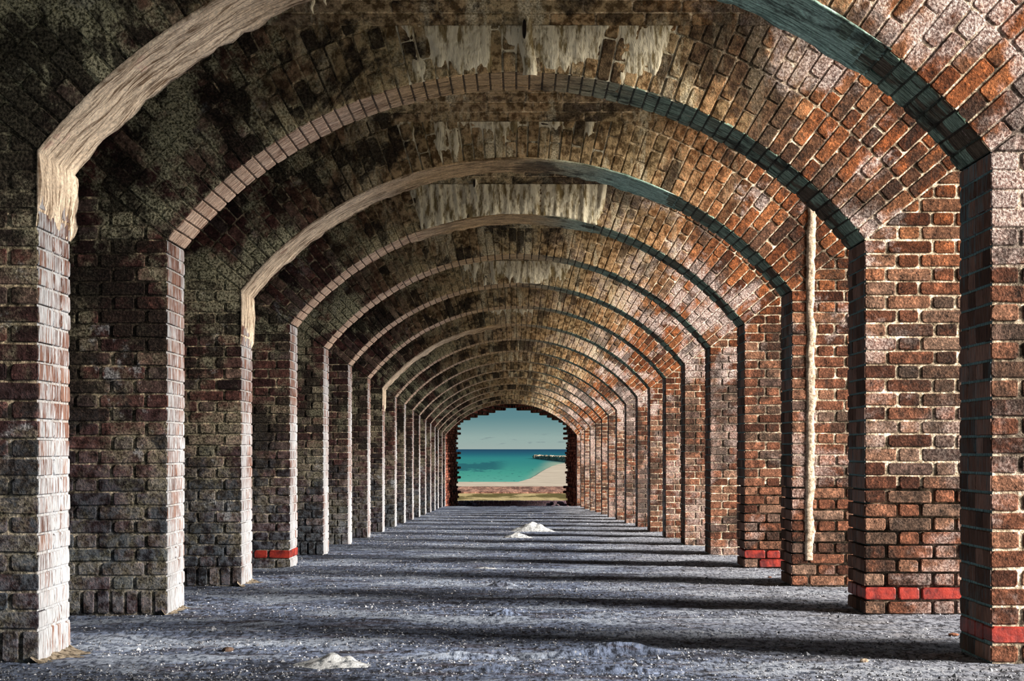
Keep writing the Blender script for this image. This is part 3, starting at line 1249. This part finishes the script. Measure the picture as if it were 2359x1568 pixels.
# ------------------------------------------------------------------ broken end opening (level, beyond wall 18)
M_END, b = new_mat('raw_red_brick')
P, x_, y_, z_, r1, r2 = coords(b)
nn_ = b.noise(P, 14, 5, 0.7)
finish(b, b.mix(1.0, b.ramp(r1, [(0, (0.14, 0.04, 0.03)), (0.5, (0.42, 0.14, 0.09)), (1, (0.66, 0.30, 0.21))]), b.ramp(nn_, [(0.35, (0.3, 0.3, 0.3)), (0.62, (1.4, 1.4, 1.4))]), 'MULTIPLY'), 0.9, b.bump(nn_, 1.0, 0.02))
M_ENDM = simple_noise('raw_joint', (0.012, 0.008, 0.006), (0.05, 0.03, 0.025), 12)
yA, yB = yE + T + 0.01, 55.3
xcE = -0.135
zf = -K * yE - 0.12
end = empty('broken_wall', (xcE, yA, zf))
tag(end, 'broken red brick end wall with toothed edges around the sea opening', 'wall')
rowE = 0.072
V, Fc = [], []
Vm, Fm = [], []
PXM = F / yB
z_of = lambda py: CAMZ + (1034 - py) / PXM - zf


def edge_x(z, s):
    """half opening at the far edge for course height z above zf"""
    prof_l = [(0, 1.60), (2.40, 1.60), (2.47, 1.50), (2.56, 1.22), (2.65, 0.95), (2.74, 0.62), (2.82, 0.30), (2.88, 0.0)]
    prof_r = [(0, 1.60), (2.28, 1.60), (2.40, 1.52), (2.50, 1.36), (2.58, 1.14), (2.68, 0.92), (2.76, 0.60), (2.83, 0.20), (2.87, 0.0)]
    pr = prof_l if s < 0 else prof_r
    for (a, xa), (c_, xb) in zip(pr, pr[1:]):
        if a <= z <= c_:
            return xa + (xb - xa) * (z - a) / (c_ - a)
    return -1.0


rng = random.Random(3)
nrows = 44
for s in (-1, 1):
    for i in range(nrows):
        za, zb = i * rowE, (i + 1) * rowE
        xb = edge_x(za + rowE / 2, s)
        xb += rng.choice((-0.085, 0.0, 0.0, -0.03)) if i % 2 else rng.choice((0.0, 0.02, 0.05))
        closed = edge_x(za + rowE / 2, s) < 0.08
        if closed: xb = -0.02
        yB_ = yB
        # along the passage: blocks from front half width ~1.80 to xb
        nb = 14
        for j in range(nb):
            t0, t1 = j / nb, (j + 1) / nb
            ya, yb_ = (yB - yA) * t0, (yB - yA) * t1
            wA = 1.86 if za < 1.95 else max(0.0, math.sqrt(max(0, 2.36 ** 2 - (za + zb - 2 * 0.43 - 0.0) ** 2 / 4)) if za + 0.07 - 0.43 < 2.36 else 0)
            if za >= 1.95:
                hgt = za + rowE / 2 + (-0.12) - ZC
                wA = math.sqrt(max(0.0, (RR + 0.07) ** 2 - hgt ** 2)) if hgt < RR + 0.07 else 0.0
            tt = (t0 + t1) / 2
            xx = wA + (min(xb, wA) - wA) * tt ** 1.1 + rng.uniform(-0.022, 0.02)
            if j == nb - 1:
                xx = xb if closed else min(xb, max(wA, 0.1))
            if wA <= 0.0: xx = -0.02
            xo = 3.0 if j < nb - 1 else 2.6
            a, c_ = s * xx, s * xo
            if a > c_: a, c_ = c_, a
            gz = 0.006
            k = len(V)
            for z in (za + gz, zb - gz):
                for y2 in (ya + 0.005, yb_ - 0.005):
                    for x2 in (a, c_):
                        V.append((x2, y2, z))
            Fc += [tuple(q + k for q in f) for f in ((0, 2, 3, 1), (4, 5, 7, 6), (0, 1, 5, 4), (2, 6, 7, 3), (0, 4, 6, 2), (1, 3, 7, 5))]
            xm = xx + (0.03 if xx > 0.02 else 0.0)
            k = len(Vm)
            am, cm = s * xm, s * 3.0
            if am > cm: am, cm = cm, am
            for z in (za - 0.001, zb + 0.001):
                for y2 in (ya - 0.001, yb_ + 0.001 - (0.03 if j == nb - 1 else 0)):
                    for x2 in (am, cm):
                        Vm.append((x2, y2, z))
            Fm += [tuple(q + k for q in f) for f in ((0, 2, 3, 1), (4, 5, 7, 6), (0, 1, 5, 4), (2, 6, 7, 3), (0, 4, 6, 2), (1, 3, 7, 5))]
o = mesh_obj('brickwork', V, Fc, M_END, end); o['kind'] = 'stuff'
o = mesh_obj('mortar', Vm, Fm, M_ENDM, end); o['kind'] = 'stuff'
# passage floor and sill
tag(box('passage_floor', -3, 3, 50.3, 57.5, zf - 0.35, zf - 0.06, M_FLOOR), kind='structure')
zs_top = CAMZ - (1153 - 1034) / (F / 56.0)
sill = empty('brick_sill', (xcE, 56.0, zs_top - 0.20))
tag(sill, 'low sill of dark bricks across the foot of the sea opening', 'sill')
M_SILL = simple_noise('dark_sill_brick', (0.07, 0.045, 0.06), (0.34, 0.22, 0.26), 20)
M_SILLJ = simple_noise('pale_joint', (0.5, 0.48, 0.46), (0.9, 0.88, 0.86), 30)
box('mortar', -1.75, 1.75, 0.01, 0.42, -0.5, 0.188, M_SILLJ, sill)
rng = random.Random(9)
u = -1.6
while u < 1.6:
    L = rng.uniform(0.11, 0.2)
    V_, F_ = prism(rect(u, 0.105, u + L, 0.196), 0.40, 0.006, rng, (0.004, 0.012))
    br = mesh_obj('brick', V_, F_, M_SILL, sill)
    # prism frame is u,v,w -> x,z,y
    for v in br.data.vertices: v.co = (v.co[0], v.co[2], v.co[1])
    # close the top with the same prism: its upper side faces up already
    u += L + 0.012
u = -1.6
while u < 1.6:
    L = rng.uniform(0.2, 0.3)
    V_, F_ = prism(rect(u, 0.01, u + L, 0.095), 0.2, 0.006, rng, (0.004, 0.012))
    br = mesh_obj('brick', V_, F_, M_SILL, sill)
    for v in br.data.vertices: v.co = (v.co[0], v.co[2], v.co[1])
    u += L + 0.012

# rubble at both ends of the sill
for sx, lab in ((-1, 'blue-grey rubble pile in the left corner of the sea opening'), (1, 'blue-grey rubble pile in the right corner of the sea opening')):
    rp = empty('rubble_pile', (xcE + sx * 1.35, 55.75, zf - 0.07))
    tag(rp, lab, 'rubble', 'rubble piles by the sill')
    for q in range(16):
        r = rng.uniform(0.04, 0.10)
        V_, F_ = [], []
        n_, m_ = 4, 7
        for i in range(n_ + 1):
            ph = math.pi * i / n_
            for j in range(m_):
                a = 2 * math.pi * j / m_
                rr = r * (1 + 0.35 * noise.noise(Vector((math.cos(a), math.sin(a), q * 2 + i * 0.4))))
                V_.append((rr * math.sin(ph) * math.cos(a), rr * math.sin(ph) * math.sin(a), rr * 0.7 * math.cos(ph)))
        for i in range(n_):
            for j in range(m_):
                F_.append((i * m_ + j, (i + 1) * m_ + j, (i + 1) * m_ + (j + 1) % m_, i * m_ + (j + 1) % m_))
        st = mesh_obj('stone', V_, F_, M_SILL, rp)
        d = rng.uniform(-0.28, 0.28)
        st.location = (d, rng.uniform(-0.12, 0.0), 0.05 + max(0, 0.13 - abs(d) * 0.35) * rng.random())

# ------------------------------------------------------------------ outside: turf, coping, beach, sea, jetty
GZ = CAMZ - 2.4
SZ = CAMZ - 2.5


def DG(py, h): return h * F / (py - 1034)


M_TURF = simple_noise('dry_turf', (0.08, 0.06, 0.008), (0.36, 0.28, 0.13), 0.5, a=0.45, bb=0.57, bump=0.3, dist=0.3, stretch=(1.2, 0.3, 1))
M_COPE = simple_noise('brown_coping', (0.10, 0.042, 0.03), (0.34, 0.18, 0.13), 1.5, a=0.40, bb=0.60, stretch=(1.4, 0.12, 1), dist=0.2)
M_SAND = simple_noise('beach_sand', (0.34, 0.285, 0.225), (0.47, 0.405, 0.325), 0.3, bump=0.1)
tag(box('ground', -120, 120, 57.5, DG(1136, 2.4), GZ - 0.4, GZ, M_TURF), kind='structure')
cp = box('coping', -120, 120, DG(1136, 2.4), DG(1120, 2.33), GZ - 0.6, GZ + 0.07, M_COPE)
cp.name = 'sea_wall'
tag(cp, 'long reddish-brown flat sea wall top beyond the turf', 'sea wall')
tag(box('beach', -120, 120, DG(1120, 2.33), DG(1112, 2.5), SZ - 0.4, SZ + 0.08, M_SAND), kind='structure')
# unseen ground right of the casemates, paled to bounce light onto the crowns
tag(box('parade_ground', PX, 60, -30, 57.5, -1.6, -0.9, simple_noise('pale_ground', (0.62, 0.54, 0.42), (0.82, 0.73, 0.58), 0.5)), kind='structure')

# curved spit of beach on the right
pts = [(1330, 1064), (1300, 1067), (1285, 1070), (1270, 1075), (1258, 1081), (1246, 1088), (1236, 1095), (1222, 1103), (1203, 1109), (1185, 1113.5), (1330, 1113.5)]
top = []
for px, py in pts:
    D = DG(py, 2.5)
    top.append(((px - 1190) * D / F, D))
V = [(a, d, SZ + 0.06) for a, d in top] + [(a, d, SZ - 0.5) for a, d in top]
n = len(top)
Fc = [tuple(range(n))] + [(i, i + n, (i + 1) % n + n, (i + 1) % n) for i in range(n)]
tag(mesh_obj('beach', V, Fc, M_SAND), kind='structure')

# sea
ms, b = new_mat('sea_water')
g_ = b.n.new('ShaderNodeNewGeometry')
x_, y_, z_ = b.sep(g_.outputs['Position'])
inv = b.math('DIVIDE', 2.5 * F, y_)              # depth scale for distance bands
q = b.ss(inv, 4, 78, 0, 1)
ramp = b.ramp(b.math('DIVIDE', inv, 80.0), [(0.0, (0.004, 0.045, 0.11)), (0.05, (0.006, 0.07, 0.14)), (0.15, (0.008, 0.13, 0.19)), (0.26, (0.02, 0.24, 0.25)),
                                           (0.42, (0.03, 0.26, 0.25)), (0.7, (0.06, 0.36, 0.29)), (0.9, (0.10, 0.42, 0.34)), (1.0, (0.16, 0.48, 0.38))])
# weed meadow: dark tongue from the left
lx = b.math('DIVIDE', b.mul(x_, F), y_)
wn1 = b.noise(b.xyz(b.mul(lx, 0.03), b.mul(inv, 0.16), 0.0), 1.0, 5, 0.65)
tongue = b.mul(b.ss(b.add(b.math('ABSOLUTE', b.sub(inv, b.add(36.0, b.mul(lx, -0.05)))), b.mul(b.sub(wn1, 0.5), 34)), 11, 5), b.ss(lx, -10, -60))
c = b.mix(b.mul(tongue, 0.75), ramp, (0.006, 0.09, 0.13))
sp = b.noise(b.xyz(b.mul(lx, 0.07), b.mul(inv, 0.5), 2.0), 1.0, 4, 0.6)
c = b.mix(b.mul(b.ss(sp, 0.60, 0.66), b.mul(b.ss(inv, 38, 46), 0.7)), c, (0.008, 0.08, 0.09))
sh = b.ss(b.add(b.add(lx, b.mul(inv, 1.1)), b.mul(b.sub(wn1, 0.5), 20)), 82, 135)
c = b.mix(b.mul(b.mul(sh, b.ss(inv, 18, 34)), 0.8), c, (0.42, 0.50, 0.38))
p = b.n.new('ShaderNodeBsdfPrincipled')
b.l.new(b.mix(1.0, c, (0.66, 0.66, 0.66), 'MULTIPLY'), p.inputs['Base Color'])
p.inputs['Roughness'].default_value = 0.6
p.inputs['Specular IOR Level'].default_value = 0.1
rp_ = b.noise(b.xyz(b.mul(x_, 0.4), y_, 0.0), 0.8, 4, 0.6)
b.l.new(b.bump(rp_, 0.2, 0.1), p.inputs['Normal'])
oo = b.n.new('ShaderNodeOutputMaterial')
b.l.new(p.outputs[0], oo.inputs[0])
sea = mesh_obj('sea', [(-9000, 120, SZ), (9000, 120, SZ), (9000, 22000, SZ), (-9000, 22000, SZ)], [(0, 1, 2, 3)], ms)
sea['kind'] = 'structure'

# jetty of boulders with a sandy top
jet = empty('jetty', (0, 0, SZ))
tag(jet, 'low rubble jetty with a sandy top running into the turquoise water', 'jetty')
M_BOUL = simple_noise('jetty_stone', (0.15, 0.10, 0.065), (0.62, 0.50, 0.37), 0.6)
rng = random.Random(21)
A = Vector(((1231 - 1190) * DG(1055, 2.5) / F, DG(1055, 2.5), 0))
Bp = Vector(((1345 - 1190) * DG(1067, 2.5) / F, DG(1067, 2.5), 0))
for q in range(70):
    t = q / 69
    base = A.lerp(Bp, t)
    for lay in range(2):
        r = rng.uniform(0.38, 0.62)
        V_, F_ = [], []
        n_, m_ = 4, 6
        for i in range(n_ + 1):
            ph = math.pi * i / n_
            for j in range(m_):
                a = 2 * math.pi * j / m_
                rr = r * (1 + 0.4 * noise.noise(Vector((math.cos(a), math.sin(a), q * 3 + i * 0.5 + lay))))
                V_.append((rr * math.sin(ph) * math.cos(a), rr * math.sin(ph) * math.sin(a), rr * 0.8 * math.cos(ph)))
        for i in range(n_):
            for j in range(m_):
                F_.append((i * m_ + j, (i + 1) * m_ + j, (i + 1) * m_ + (j + 1) % m_, i * m_ + (j + 1) % m_))
        st = mesh_obj('boulder', V_, F_, M_BOUL, jet)
        st.location = (base.x + rng.uniform(-0.2, 0.2), base.y + lay * 1.0, 0.15 + lay * 0.55 * (0.6 + 0.5 * t))
V = []
nrm = Vector((0, 1, 0))
for t, w_ in ((0.12, 0), (1, 1)):
    base = A.lerp(Bp, t)
    for dy in (0.6, 70 * t if t > 0.5 else 6):
        V.append((base.x + 0.02 * dy, base.y + dy, 0.75 + 0.35 * t))
V += [(a, c_, -0.5) for a, c_, _ in V]
mesh_obj('sand_top', V, [(0, 2, 3, 1), (0, 4, 6, 2), (2, 6, 7, 3), (3, 7, 5, 1), (1, 5, 4, 0)], M_SAND, jet)
